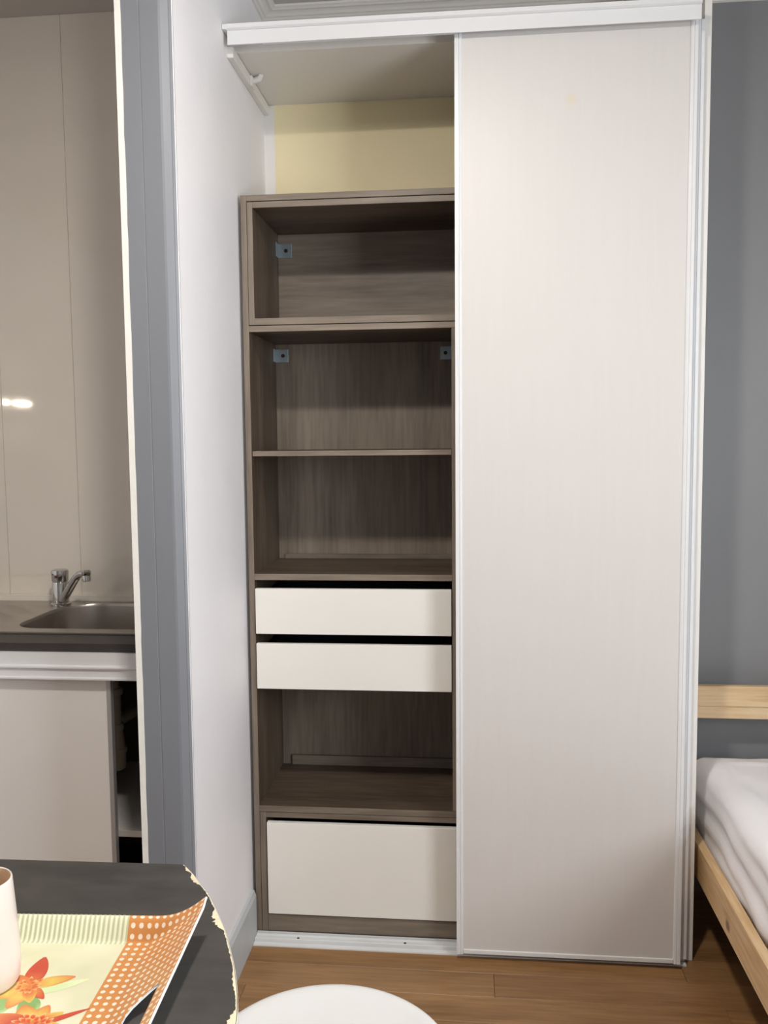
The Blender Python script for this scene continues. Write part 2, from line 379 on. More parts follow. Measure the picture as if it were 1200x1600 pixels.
# lower box round the bottom drawer
board('insert_side_panel', (xi0+.001, xi0+.018, F, BK-.01, .012, .360), MAT['oak_v'], su)
board('insert_side_panel', (xi1-.018, xi1-.001, F, BK-.01, .012, .360), MAT['oak_v'], su)
board('insert_top_panel', (xi0+.018, xi1-.018, F, BK-.01, .345, .360), MAT['oak_h'], su)
board('plinth', (xi0+.018, xi1-.018, F+.002, BK-.01, .012, .060), MAT['oak_h'], su)
def drawer(z0, z1, xa, xb):
    d = box('drawer', (xa, xb, F-.006, F+.010, z0, z1), MAT['drawer_white'], su, bev=.0012)
    bm = bmesh.new(); t = .010; zt = z1-.025; yb = BK-.02; xa += .018; xb -= .018
    add_box(bm, xa, xa+t, F+.010, yb, z0+.012, zt); add_box(bm, xb-t, xb, F+.010, yb, z0+.012, zt)
    add_box(bm, xa, xb, yb-t, yb, z0+.012, zt); add_box(bm, xa, xb, F+.010, yb, z0+.006, z0+.012)
    link('drawer_box', bm, MAT['black'], d)
    for ra, rb in ((xa-.014, xa-.001), (xb+.001, xb+.014)): box('runner', (ra, rb, F+.02, yb, z0+.04, z0+.07), MAT['alu_grey'], d)
drawer(.869, .995, xi0+.0025, .5505)
drawer(.715, .842, xi0+.0025, .5505)
drawer(.066, .332, xi0+.021, xi1-.021)
def bracket(xc, z, yb, side, h=.0195):
    # L bracket: flat plate on the back board, ear on the side board
    bm = bmesh.new(); add_box(bm, xc-h, xc+h, yb-.003, yb, z-h, z+h, .0006)
    ex = xc-side*h
    add_box(bm, min(ex, ex+side*.002), max(ex, ex+side*.002), yb-.034, yb-.003, z-h, z+h, .0006)
    b = link('mounting_bracket', bm, MAT['steel_bracket'], su)
    bm = bmesh.new(); add_tube(bm, [(xc+side*.004, yb-.0052, z), (xc+side*.004, yb-.003, z)], .0055, 14); link('screw', bm, MAT['bolt'], b)
bracket(xi0+.016+.0215, 1.966, BK-.020, 1, .021)
bracket(xi0+.020, 1.656, BK-.008, 1)
bracket(.5525-.020, 1.656, BK-.008, -1)

# ------------------------------------------------------------------ sliding doors and tracks
def sliding_door(x0, x1, y0, label):
    d = thing('sliding_door', label, 'door', ((x0+x1)/2, y0+.01, .018))
    z0, z1 = .018, 2.408
    bm = bmesh.new(); add_box(bm, x0+.014, x1-.014, y0+.004, y0+.016, z0+.010, z1)
    link('door_panel', bm, MAT['door_foil'], d)
    for a, s in ((x0, 1), (x1, -1)):
        # grooved aluminium stile
        prof = [(0, 0), (.0075, 0), (.0085, .0018), (.0105, .0018), (.0112, 0), (.0165, .0012), (.018, .004), (.018, .018), (0, .022)]
        pts = [(a+s*u, y0+v) for u, v in prof]
        if s < 0: pts = pts[::-1]
        bm = bmesh.new(); prism(bm, pts, z0, z1); link('stile', bm, MAT['alu_white'], d)
    box('bottom_rail', (x0+.018, x1-.018, y0+.001, y0+.019, z0+.001, z0+.013), MAT['alu_white'], d, .0015)
    return d
sliding_door(.5635, 1.148, 0.0, 'tall white sliding wardrobe door in front, its whole face showing')
sliding_door(.588, 1.1695, .026, 'white sliding wardrobe door tucked behind the front one, only its edge showing')
tr = thing('top_track', 'white lacquered track along the top of the wardrobe doors', 'rail', (.57, 0, 2.387))
bm = bmesh.new(); extrude_profile(bm, [(-.022, 2.387), (-.019, 2.387), (-.019, 2.424), (.058, 2.424), (.058, 2.434), (-.030, 2.434), (-.030, 2.424), (-.0255, 2.421), (-.022, 2.4205)], 'x', XW+.012, 1.149)
link('fascia', bm, MAT['alu_white'], tr)
bm = bmesh.new(); extrude_profile(bm, [(.0225, 2.410), (.0245, 2.410), (.0245, 2.424), (.0225, 2.424)], 'x', XW+.012, 1.149)
link('track_web', bm, MAT['alu_white'], tr)
box('end_lip', (XW+.001, XW+.012, -.030, .058, 2.422, 2.434), MAT['alu_white'], tr, .0008)
bt = thing('bottom_track', 'white aluminium floor track at the foot of the wardrobe', 'rail', (.57, .06, 0))
bm = bmesh.new(); extrude_profile(bm, [(.022, 0), (.022, .0035), (.0355, .0045), (.036, .0006), (.0405, .0006), (.041, .012), (.044, .013), (.0445, .009), (.064, .009), (.0645, .013), (.067, .0125), (.0675, .0008), (.0725, .0008), (.073, .013), (.077, .013), (.0775, 0)], 'x', XW+.013, 1.17)
link('track_profile', bm, plain('worn_white_track', srgb(218, 219, 219), .4, var=.06, scale=20, stretch=(.3, 1, 1)), bt)
for sx in (.12, .42, .80, 1.08):
    lathe('screw', [(0, .0012), (.0032, .0008), (.004, 0)], (sx, .054, .009), MAT['bolt'], bt, 12)

# ------------------------------------------------------------------ kitchen
KY = -.14    # worktop front
kc = thing('kitchen_cabinet', 'white low kitchen cabinet under the sink with its sliding door ajar', 'cabinet', (-1.0, .13, 0))
kx0, kx1 = -1.90, -.140
box('side_panel', (kx1-.018, kx1, KY+.02, YB-.01, 0, .862), MAT['dark_in'], kc)
box('side_panel', (kx0, kx0+.018, KY+.02, YB-.01, 0, .862), MAT['dark_in'], kc)
box('back_panel', (kx0+.018, kx1-.018, YB-.03, YB-.02, .08, .862), MAT['dark_in'], kc)
box('shelf', (kx0+.018, kx1-.018, KY+.048, YB-.03, .356, .374), MAT['melamine'], kc)
box('bottom_panel', (kx0+.018, kx1-.018, KY+.06, YB-.03, .08, .098), MAT['dark_in'], kc)
box('plinth', (kx0+.018, kx1-.018, KY+.07, KY+.085, 0, .08), MAT['black'], kc)
bm = bmesh.new(); extrude_profile(bm, [(KY-.016, .866), (KY-.016, .835), (KY-.024, .832), (KY-.024, .828), (KY-.018, .825), (KY-.018, .805), (KY-.024, .803), (KY-.024, .799), (KY+.03, .799), (KY+.03, .866)], 'x', kx0, kx1)
link('fascia_rail', bm, MAT['alu_white'], kc)
kd = box('door', (-1.30, -.326, KY, KY+.014, .09, .806), MAT['kdoor'], kc, .001)
box('stile', (-.326, -.314, KY-.003, KY+.017, .09, .806), MAT['alu_grey'], kd, .002)
kd2 = box('door', (-1.89, -.95, KY+.022, KY+.036, .09, .806), MAT['kdoor'], kc, .001)

bm = bmesh.new(); hx0, hx1, hy0, hy1 = -.668, -.185, -.001, .378
for d_ in ((XL+.001, hx0, KY-.004, YB-.001), (hx1, -.138, KY-.004, YB-.001)): add_box(bm, *d_, .866, .888)
add_box(bm, hx0, hx1, KY-.004, hy0, .866, .888); add_box(bm, hx0, hx1, hy1, YB-.001, .866, .888)
bmesh.ops.remove_doubles(bm, verts=bm.verts, dist=1e-5)
wt = link('worktop', bm, MAT['worktop'], loc=(-1.0, .14, .866))
tag(wt, 'dark stone-look kitchen worktop around the sink', 'worktop')
us = box('worktop_upstand', (XL+.001, -.138, YB-.016, YB-.0005, .889, .912), MAT['panel'], bev=.001, loc=(-1.0, YB-.008, .889))
tag(us, 'narrow beige upstand strip behind the sink', 'upstand')

# stainless sink: sheet with a rounded bowl and a drainer
sk = thing('kitchen_sink', 'stainless steel sink with round-cornered bowl and drainer on dark worktop', 'sink', (-.75, .19, .888))
bx0, bx1, by0, by1, br = -.662, -.19, .004, .372, .13
ox0, ox1, oy0, oy1 = -1.30, -.142, -.045, YB-.018
loop = []
for cx_, cy_, a0 in ((bx1-br, by1-br, 0), (bx0+br, by1-br, 90), (bx0+br*.6, by0+br*.6, 180), (bx1-br*.6, by0+br*.6, 270)):
    rr = br if a0 < 180 else br*.6
    for k in range(9):
        a = math.radians(a0+k*90/8); loop.append((cx_+rr*math.cos(a), cy_+rr*math.sin(a)))
bcx, bcy = (bx0+bx1)/2, (by0+by1)/2
def rectproj(p):
    dx, dy = p[0]-bcx, p[1]-bcy
    t = min(((ox1-bcx)/dx if dx > 0 else (bx0-.02-bcx)/dx) if abs(dx) > 1e-6 else 1e9, ((oy1-bcy)/dy if dy > 0 else (oy0-bcy)/dy) if abs(dy) > 1e-6 else 1e9)
    return (bcx+dx*t, bcy+dy*t)
def scl(p, s, z): return (bcx+(p[0]-bcx)*s, bcy+(p[1]-bcy)*s, z)
bm = bmesh.new(); zt = .893; n = len(loop)
ringsz = []
corn = [(bx0-.02, oy0), (bx0-.02, oy1), (ox1, oy0), (ox1, oy1)]
outer = [rectproj(p) for p in loop]
for c_ in corn:   # snap the nearest projected point to each corner
    i = min(range(n), key=lambda q: (outer[q][0]-c_[0])**2+(outer[q][1]-c_[1])**2); outer[i] = c_
ringsz.append([bm.verts.new((x, y, zt)) for x, y in outer])
for s, z in ((1.0, zt), (.992, zt-.003), (.985, zt-.010), (.965, zt-.08), (.93, zt-.125), (.86, zt-.145), (.5, zt-.150), (.12, zt-.153)):
    ringsz.append([bm.verts.new(scl(p, s, z)) for p in loop])
for A, B in zip(ringsz, ringsz[1:]):
    for k in range(n): bm.faces.new((A[k], A[(k+1) % n], B[(k+1) % n], B[k]))
bm.faces.new(ringsz[-1])
bowl = link('bowl', bm, MAT['stainless'], sk); autosmooth(bowl, 50)
bm = bmesh.new()   # drainer board with pressed dips, left of the bowl
nx, ny = 60, 30; vv = {}
for i in range(nx+1):
    for j in range(ny+1):
        x = ox0+(bx0-.02-ox0)*i/nx; y = oy0+(oy1-oy0)*j/ny; z = zt
        fx = min(1, max(0, (x-ox0-.03)/.03))*min(1, max(0, (bx0-.03-x)/.03)); fy = min(1, max(0, (y-oy0-.04)/.03))*min(1, max(0, (oy1-.06-y)/.03))
        z += fx*fy*(-.0012+.0042*max(0, math.sin((y+.9*(x+.7))*70)))
        vv[i, j] = bm.verts.new((x, y, z))
for i in range(nx):
    for j in range(ny): bm.faces.new((vv[i, j], vv[i+1, j], vv[i+1, j+1], vv[i, j+1]))
link('drainer_board', bm, MAT['stainless'], sk, smooth=True)
bm = bmesh.new(); extrude_profile(bm, [(oy0-.001, .889), (oy0-.001, zt), (oy0+.002, zt+.0012), (oy0+.006, zt), (oy0+.006, .889)], 'x', ox0, ox1); link('rim', bm, MAT['stainless'], sk)
lathe('drain_grate', [(0, .003), (.02, .003), (.034, .004), (.04, .001), (.04, -.004)], (bcx, bcy, zt-.153), MAT['chrome'], sk, 28)

# mixer tap
TX, TY, TZ = -.672, .335, .8935
fc = thing('faucet', 'chrome single lever mixer tap at the back of the sink', 'faucet', (TX, TY, TZ))
lathe('base_ring', [(0, 0), (.030, 0), (.030, .006), (.0265, .009), (0, .009)], (TX, TY, TZ), MAT['chrome'], fc, 32)
lathe('tap_body', [(0, .008), (.0250, .008), (.0245, .072), (.0235, .074), (0, .074)], (TX, TY, TZ), MAT['chrome'], fc, 32)
lathe('lever_cap', [(0, .0755), (.0240, .0755), (.0255, .078), (.0262, .104), (.0250, .110), (.018, .113), (0, .1135)], (TX, TY, TZ), MAT['chrome'], fc, 32)
bm = bmesh.new(); add_tube(bm, [(TX, TY-.0245, TZ+.092), (TX, TY-.028, TZ+.092)], [.005, .0045], 14); link('temperature_mark', bm, plain('red_dot', srgb(88, 34, 32), .4), fc)
sp_ = [(TX+.012, TY-.012, TZ+.018), (TX+.03, TY-.022, TZ+.040), (TX+.055, TY-.035, TZ+.071), (TX+.075, TY-.046, TZ+.094), (TX+.086, TY-.052, TZ+.1035), (TX+.098, TY-.058, TZ+.108), (TX+.112, TY-.064, TZ+.108)]
tube('spout', sp_, [.0135, .0135, .0128, .0118, .0112, .011, .0108], MAT['chrome'], fc, 20)
ax, ay, az = TX+.116, TY-.066, TZ+.108
lathe('aerator', [(0, -.022), (.0105, -.022), (.0125, -.020), (.0125, -.006), (.0118, -.004), (.0135, -.002), (.0140, .008), (.010, .0125), (0, .0135)], (ax, ay, az), MAT['chrome'], fc, 24)

# drain pipe inside the cupboard
PX, PY = -.409, .10
dp = thing('drain_pipe', 'grey plastic waste pipe with collars inside the open cupboard', 'pipe', (PX, PY, .465))
tube('pipe', [(PX, PY, .70), (PX, PY, .58)], .018, MAT['pipe'], dp, 24)
tube('tail_pipe', [(PX-.004, PY, .742), (PX-.004, PY, .69)], .017, MAT['pipe'], dp, 24)
for z, r, h in ((.683, .0225, .018), (.580, .0225, .018), (.512, .0295, .016)):
    lathe('collar', [(0, 0), (r, 0), (r+.0012, .003), (r+.0012, h-.003), (r, h), (0, h)], (PX, PY, z), MAT['pipe'], dp, 24)
tube('adaptor', [(PX, PY, .580), (PX, PY, .528)], [.0205, .0265], MAT['pipe'], dp, 24)
lathe('trap_cup', [(0, 0), (.020, 0), (.026, .004), (.0275, .048), (0, .048)], (PX, PY, .465), MAT['pipe'], dp, 24)
tube('outlet_pipe', [(PX, PY+.018, .60), (PX, PY+.12, .592), (PX, PY+.28, .585)], .017, MAT['pipe'], dp, 18)

# ------------------------------------------------------------------ bed
bd = thing('bed_frame', 'natural pine bed frame against the grey wall', 'bed', (1.65, -.6, 0))
KNOT_Y, KNOT_Z = -.188, .237
BX0, BX1, BY0, BY1 = 1.210, 2.12, -1.62, .36
rail = box('side_rail', (BX0, BX0+.024, BY0+.04, BY1-.04, .207, .303), None, bd, .002)
kn = MAT['pine_y'].copy(); kn.name = 'pine_with_knot'; nt = kn.node_tree; bs = nt.nodes['Principled BSDF']; src = bs.inputs['Base Color'].links[0].from_socket
tc = N(nt, 'ShaderNodeTexCoord'); mp = N(nt, 'ShaderNodeMapping'); mp.inputs['Scale'].default_value = (1, .8, 1)
nt.links.new(tc.outputs['Object'], mp.inputs[0]); ds = N(nt, 'ShaderNodeVectorMath', operation='DISTANCE')
ds.inputs[1].default_value = (BX0-1.65, .8*(KNOT_Y+.6), KNOT_Z); nt.links.new(mp.outputs[0], ds.inputs[0])
mr = N(nt, 'ShaderNodeMapRange'); mr.inputs['From Min'].default_value = .008; mr.inputs['From Max'].default_value = .017; mr.inputs['To Min'].default_value = .85; mr.inputs['To Max'].default_value = 0
nt.links.new(ds.outputs['Value'], mr.inputs[0]); mi = N(nt, 'ShaderNodeMixRGB'); mi.inputs[2].default_value = srgb(120, 84, 62)
nt.links.new(mr.outputs[0], mi.inputs[0]); nt.links.new(src, mi.inputs[1]); nt.links.new(mi.outputs[0], bs.inputs['Base Color'])
rail.data.materials.clear(); rail.data.materials.append(kn)
box('side_rail', (BX1-.024, BX1, BY0+.04, BY1-.04, .207, .303), MAT['pine_y'], bd, .002)
for a in (BX0-.004, BX1-.041):
    box('leg', (a, a+.045, BY1-.045, BY1, 0, .674), MAT['pine_z'], bd, .003)
    box('leg', (a, a+.045, BY0, BY0+.045, 0, .42), MAT['pine_z'], bd, .003)
box('headboard_rail', (BX0+.041, BX1-.041, BY1-.036, BY1-.014, .6135, .674), MAT['pine_x'], bd, .002)
box('headboard_rail', (BX0+.041, BX1-.041, BY1-.031, BY1-.012, .576, .6125), MAT['pine_x'], bd, .002)
box('footboard_rail', (BX0+.041, BX1-.041, BY0+.012, BY0+.034, .207, .303), MAT['pine_x'], bd, .002)
y = BY0+.10
while y < BY1-.12:
    box('slat', (BX0+.026, BX1-.026, y, y+.06, .262, .278), MAT['pine_x'], bd, .001); y += .115

# mattress with a rumpled fitted sheet
MX0, MX1, MY0, MY1, MZ0, MZ1 = 1.236, 2.09, -1.56, .318, .280, .478
bm = bmesh.new(); nx, ny, nz = 70, 150, 16
def wr(x, y, z, nrm):
    q = Vector((x, y, z)); d = 0
    d += .010*noise.noise(Vector((x*4, y*3, z*4)))
    d += .006*(1-abs(noise.noise(Vector((x*7+1.7*y, y*3.2, z*6))))*2)
    return d
vm = {}
def mv(i, j, k):
    key = (i, j, k)
    if key in vm: return vm[key]
    x = MX0+(MX1-MX0)*i/nx; y = MY0+(MY1-MY0)*j/ny; z = MZ0+(MZ1-MZ0)*k/nz
    # round the edges like a soft box
    R = .045; c = Vector((min(max(x, MX0+R), MX1-R), min(max(y, MY0+R), MY1-R), min(max(z, MZ0+R*.6), MZ1-R)))
    d = Vector((x, y, z))-c
    if d.length > 1e-6:
        m = max(abs(d.x), abs(d.y), abs(d.z)); rr = m; nv = d.normalized(); p = c+nv*rr
    else: nv = Vector((0, 0, 1)); p = Vector((x, y, z))
    f = wr(p.x, p.y, p.z, nv)-.006
    if nv.z > .5:   # top: broad dents and a slack fold along the border
        e = min(p.x-MX0, MX1-p.x, p.y+1.8, MY1-p.y)
        f += .006*math.exp(-((e-.085-.02*noise.noise(Vector((p.x*3, p.y*5, 0))))/.012)**2)
        f += .005*noise.noise(Vector((p.x*9, p.y*7, 2)))
        f *= .9
    else:           # sides: lengthwise creases of the tucked sheet
        f += .0045*math.sin(p.z*95+4*noise.noise(Vector((p.x*2, p.y*2.2, 0))))*max(0, min(1, (MZ1-p.z)/.06))
        f += .004*noise.noise(Vector((p.x*6, p.y*12, p.z*12)))
        f = min(f, .010)
    v = bm.verts.new(p+nv*f); vm[key] = v; return v
for i in range(nx):
    for j in range(ny):
        for k in (0, nz): bm.faces.new((mv(i, j, k), mv(i+1, j, k), mv(i+1, j+1, k), mv(i, j+1, k)))
for k in range(nz):
    for i in range(nx):
        for j in (0, ny): bm.faces.new((mv(i, j, k), mv(i+1, j, k), mv(i+1, j, k+1), mv(i, j, k+1)))
    for j in range(ny):
        for i in (0, nx): bm.faces.new((mv(i, j, k), mv(i, j+1, k), mv(i, j+1, k+1), mv(i, j, k+1)))
mt = link('mattress', bm, MAT['sheet'], smooth=True, loc=(1.66, -.62, MZ0))
tag(mt, 'mattress in a rumpled white fitted sheet on the pine bed frame', 'mattress')
bm = bmesh.new(); add_lathe(bm, [(0, 0), (.003, 0), (.0035, .0015), (.002, .003), (0, .003)], (0, 0, 0), 14)
an = link('wall_anchor', bm, MAT['cornice'], loc=(1.300, YB-.0005, .698)); an.rotation_euler[0] = math.pi/2
tag(an, 'tiny white wall plug in the grey wall above the bed headboard', 'wall plug')

# ------------------------------------------------------------------ table
def catmull(pts, n=8):
    out = []
    for i in range(len(pts)-1):
        p0, p1, p2, p3 = pts[max(i-1, 0)], pts[i], pts[i+1], pts[min(i+2, len(pts)-1)]
        for k in range(n):
            t = k/n
            out.append(tuple(.5*((2*p1[a])+(-p0[a]+p2[a])*t+(2*p0[a]-5*p1[a]+4*p2[a]-p3[a])*t*t+(-p0[a]+3*p1[a]-3*p2[a]+p3[a])*t**3) for a in (0, 1)))
    out.append(pts[-1]); return out
end = [(.160, -.986), (.183, -1.013), (.202, -1.040), (.223, -1.068), (.246, -1.107), (.271, -1.153), (.291, -1.197), (.310, -1.243), (.328, -1.298), (.338, -1.345), (.340, -1.395)]
end += [(x, -2.79-y) for x, y in end[-2::-1]]
crv = catmull(end, 8)
tlen = -.80
outline = crv + [(tlen, -1.81), (tlen, -1.008)]
tb = thing('table', 'charcoal slate-look table with rounded end and chipped cream edge', 'table', (-.2, -1.4, 0))
bm = bmesh.new(); prism(bm, outline, .722, .7492); core = link('tabletop', bm, MAT['chip'], tb); core['label'] = 'pale chipboard core of the tabletop showing at its chipped edge'
# laminate sheet, its border nibbled away along the rounded end
lam = []
m = len(crv)
fine = []
for i in range(m-1):
    for k in range(4): fine.append(tuple(crv[i][a]+(crv[i+1][a]-crv[i][a])*k/4 for a in (0, 1)))
fine.append(crv[-1])
# chips given as (arc length start, end, depth)
arc = 0; prev = fine[0]; chips = [(.010, .032, .004), (.036, .072, .008), (.118, .150, .0), (.150, .205, .011), (.300, .345, .003), (.375, .455, .013), (.55, .6, .008)]
for q, p in enumerate(fine):
    arc += math.dist(p, prev); prev = p
    a = fine[max(q-1, 0)]; b = fine[min(q+1, len(fine)-1)]; t = Vector((b[0]-a[0], b[1]-a[1])).normalized(); nrm = Vector((t.y, -t.x))
    if nrm.x > 0: nrm = -nrm      # towards the table's inside
    d = .0016+.0012*noise.noise(Vector((arc*160, 0, 0)))
    for s0, s1, dep in chips:
        if s0 < arc < s1:
            u = (arc-s0)/(s1-s0); d += dep*(math.sin(math.pi*u)**.6)*(.72+.5*noise.noise(Vector((arc*220, 5, 0))))
    lam.append((p[0]+nrm.x*max(d, .0004), p[1]+nrm.y*max(d, .0004)))
lam += [(tlen+.001, -1.8085), (tlen+.001, -1.0085)]
bm = bmesh.new(); prism(bm, lam, .7492, .7505); link('laminate', bm, MAT['table_top'], tb)
# light edge banding, starting after the chopped corner
band_o = crv; bi = []
bm = bmesh.new(); va = []
for q, p in enumerate(band_o):
    a = band_o[max(q-1, 0)]; b = band_o[min(q+1, m-1)]; t = Vector((b[0]-a[0], b[1]-a[1])).normalized(); nrm = Vector((t.y, -t.x))
    if nrm.x < 0: nrm = -nrm
    va.append((bm.verts.new((p[0]+nrm.x*.0008, p[1]+nrm.y*.0008, .7215)), bm.verts.new((p[0]+nrm.x*.0008, p[1]+nrm.y*.0008, .7478))))
for A, B in zip(va, va[1:]): bm.faces.new((A[0], B[0], B[1], A[1]))
eb = link('edge_band', bm, plain('grey_white_edge_band', srgb(206, 202, 194), .45, var=.04), tb, smooth=True)
sol = eb.modifiers.new('thick', 'SOLIDIFY'); sol.thickness = .0006; sol.offset = 1
for lx, ly in ((.10, -1.12), (.10, -1.67), (-.72, -1.12), (-.72, -1.67)):
    tube('leg', [(lx, ly, 0), (lx, ly, .722)], .02, MAT['leg'], tb, 16)

# ------------------------------------------------------------------ stool
SC = (.379, -1.000)
sl = thing('stool', 'white round stool beside the table, seat slightly dished', 'stool', (SC[0], SC[1], 0))
lathe('seat', [(0, .437), (.06, .4375), (.12, .440), (.16, .4445), (.178, .4485), (.188, .4500), (.195, .4490), (.200, .4450), (.2015, .4380), (.200, .428), (.196, .424), (.190, .424), (.186, .430), (0, .425)], (SC[0], SC[1], 0), MAT['stool'], sl, 96)
for k in range(4):
    a = math.radians(45+90*k); c_, s_ = math.cos(a), math.sin(a)
    tube('leg', [(SC[0]+.12*c_, SC[1]+.12*s_, .426), (SC[0]+.165*c_, SC[1]+.165*s_, 0)], .0125, MAT['leg'], sl, 14)

# ------------------------------------------------------------------ serving tray
TRX, TRY, TRZ, TRR = .049, -1.391, .7508, .055
def tray_mat():
    m, nt, b = newmat('printed_melamine_tray')
    tc = N(nt, 'ShaderNodeTexCoord'); sx = N(nt, 'ShaderNodeSeparateXYZ'); nt.links.new(tc.outputs['UV'], sx.inputs[0])
    def math_(op, a, bb=None, **k):
        n = N(nt, 'ShaderNodeMath', operation=op)
        for i, v in enumerate((a, bb)):
            if v is None: continue
            if isinstance(v, (int, float)): n.inputs[i].default_value = v
            else: nt.links.new(v, n.inputs[i])
        return n.outputs[0]
    u, v = sx.outputs[0], sx.outputs[1]          # metres / 0.5 along the sheet, centred on 0.5
    U = math_('MULTIPLY', math_('SUBTRACT', u, .5), .6); V = math_('MULTIPLY', math_('SUBTRACT', v, .5), .6)
    aU = math_('ABSOLUTE', U)
    orange = math_('GREATER_THAN', aU, .1180)
    per = .0108
    fu = math_('SUBTRACT', math_('FRACT', math_('DIVIDE', aU, per)), .5); fv = math_('SUBTRACT', math_('FRACT', math_('DIVIDE', V, per)), .5)
    d2 = math_('SQRT', math_('ADD', math_('MULTIPLY', fu, fu), math_('MULTIPLY', fv, fv)))
    dot = math_('LESS_THAN', d2, .27)
    nz = N(nt, 'ShaderNodeTexNoise'); nz.inputs['Scale'].default_value = 14; nt.links.new(tc.outputs['Object'], nz.inputs[0])
    cr = N(nt, 'ShaderNodeValToRGB'); cr.color_ramp.elements[0].color = srgb(208, 208, 174); cr.color_ramp.elements[1].color = srgb(222, 219, 190); cr.color_ramp.elements[0].position = .3; cr.color_ramp.elements[1].position = .6
    nt.links.new(nz.outputs[0], cr.inputs[0])
    # ribbed green-grey print on the long lip
    lip = math_('GREATER_THAN', math_('ABSOLUTE', V), .1775)
    st = math_('GREATER_THAN', math_('SINE', math_('MULTIPLY', U, 2*math.pi/.0064)), .1)
    mxs = N(nt, 'ShaderNodeMixRGB'); mxs.inputs[1].default_value = srgb(226, 226, 198); mxs.inputs[2].default_value = srgb(190, 192, 158); nt.links.new(st, mxs.inputs[0])
    m0 = N(nt, 'ShaderNodeMixRGB'); nt.links.new(lip, m0.inputs[0]); nt.links.new(cr.outputs[0], m0.inputs[1]); nt.links.new(mxs.outputs[0], m0.inputs[2])
    m1 = N(nt, 'ShaderNodeMixRGB'); m1.inputs[1].default_value = srgb(204, 140, 80); m1.inputs[2].default_value = srgb(236, 222, 204); nt.links.new(dot, m1.inputs[0])
    m2 = N(nt, 'ShaderNodeMixRGB'); nt.links.new(orange, m2.inputs[0]); nt.links.new(m0.outputs[0], m2.inputs[1]); nt.links.new(m1.outputs[0], m2.inputs[2])
    nt.links.new(m2.outputs[0], b.inputs['Base Color']); b.inputs['Roughness'].default_value = .32
    return m
ty = thing('serving_tray', 'flower-print serving tray with orange polka-dot ends on the table', 'tray', (TRX, TRY, TRZ), rz=TRR)
# cross sections: along a (length) the end flares up, along b the long lips stand up
A0, A1, AH = .146, .219, .050
B0, B1, BH = .181, .199, .027
def arm(s, p0, p1, h, curve):
    """sheet distance s from centre -> (position, height)"""
    if s <= p0: return s, 0.0
    L = math.hypot(p1-p0, h)*1.03; t = min(1, (s-p0)/L)
    return p0+(p1-p0)*(t if curve == 0 else t*(1.10-.10*t)), h*(t**1.25 if curve else (t*t*(3-2*t))**.8)
LA = A0+math.hypot(A1-A0, AH)*1.03; LB = B0+math.hypot(B1-B0, BH)*1.03
bm = bmesh.new(); uvl = bm.loops.layers.uv.new('UVMap')
na, nb = 300, 90; gv = {}; gu = {}
sas = [-LA+2*LA*i/na for i in range(na+1)]
sbs = sorted(set([-B0+2*B0*j/40 for j in range(41)]+[s*(B0+(LB-B0)*k/10) for k in range(1, 11) for s in (-1, 1)]))
for i, sa in enumerate(sas):
    for j, sb in enumerate(sbs):
        a, ha = arm(abs(sa), A0, A1, AH, 1); b, hb = arm(abs(sb), B0, B1, BH, 0)
        q_ = (abs(sb)/LB)**2; ha *= .74+.26*q_; a -= (0 if abs(sa) < A0 else (abs(sa)-A0)/(LA-A0)*.006*(1-q_))
        h = (ha**2.4+hb**2.4)**(1/2.4) if ha+hb > 0 else 0
        a *= 1 if sa >= 0 else -1; b *= 1 if sb >= 0 else -1
        if abs(sa) < .116 and hb > .001: b += (1 if sb > 0 else -1)*.0007*math.sin(sa*2*math.pi/.0064)
        gv[i, j] = bm.verts.new((a, b, h+.0035)); gu[i, j] = (.5+sa/.6, .5+sb/.6)
for i in range(na):
    for j in range(len(sbs)-1):
        f = bm.faces.new((gv[i, j], gv[i+1, j], gv[i+1, j+1], gv[i, j+1]))
        for l, key in zip(f.loops, ((i, j), (i+1, j), (i+1, j+1), (i, j+1))): l[uvl].uv = gu[key]
# trim the four corners round
tray = link('tray_body', bm, [tray_mat(), MAT['tray_white']], ty, smooth=True, local=True, recalc=False)
so = tray.modifiers.new('sheet', 'SOLIDIFY'); so.thickness = .003; so.offset = -1; so.material_offset = 1; so.material_offset_rim = 1
# handle slots cut through both raised ends
def slot(sign):
    pts = [(.1990, .061), (.1990, -.061), (.1900, -.056), (.1810, -.048), (.1740, -.039), (.1700, -.027), (.1700, .027), (.1740, .039), (.1810, .048), (.1900, .056)]
    bm = bmesh.new(); prism(bm, [(sign*x, y) for x, y in pts], -.02, .12)
    bmesh.ops.recalc_face_normals(bm, faces=bm.faces)
    me = bpy.data.meshes.new('cut'); bm.to_mesh(me); bm.free(); me.materials.append(MAT['tray_white'])
    o = bpy.data.objects.new('cut', me); COL.objects.link(o); return o
cuts = [slot(1), slot(-1)]
for c_ in cuts:
    c_.location = ty.location; c_.rotation_euler = ty.rotation_euler
    bo = tray.modifiers.new('cut', 'BOOLEAN'); bo.operation = 'DIFFERENCE'; bo.object = c_; bo.solver = 'EXACT'
bpy.context.view_layer.update()
dg = bpy.context.evaluated_depsgraph_get()
me2 = bpy.data.meshes.new_from_object(tray.evaluated_get(dg), preserve_all_data_layers=True, depsgraph=dg)
tray.modifiers.clear(); tray.data = me2
for c_ in cuts: bpy.data.objects.remove(c_)
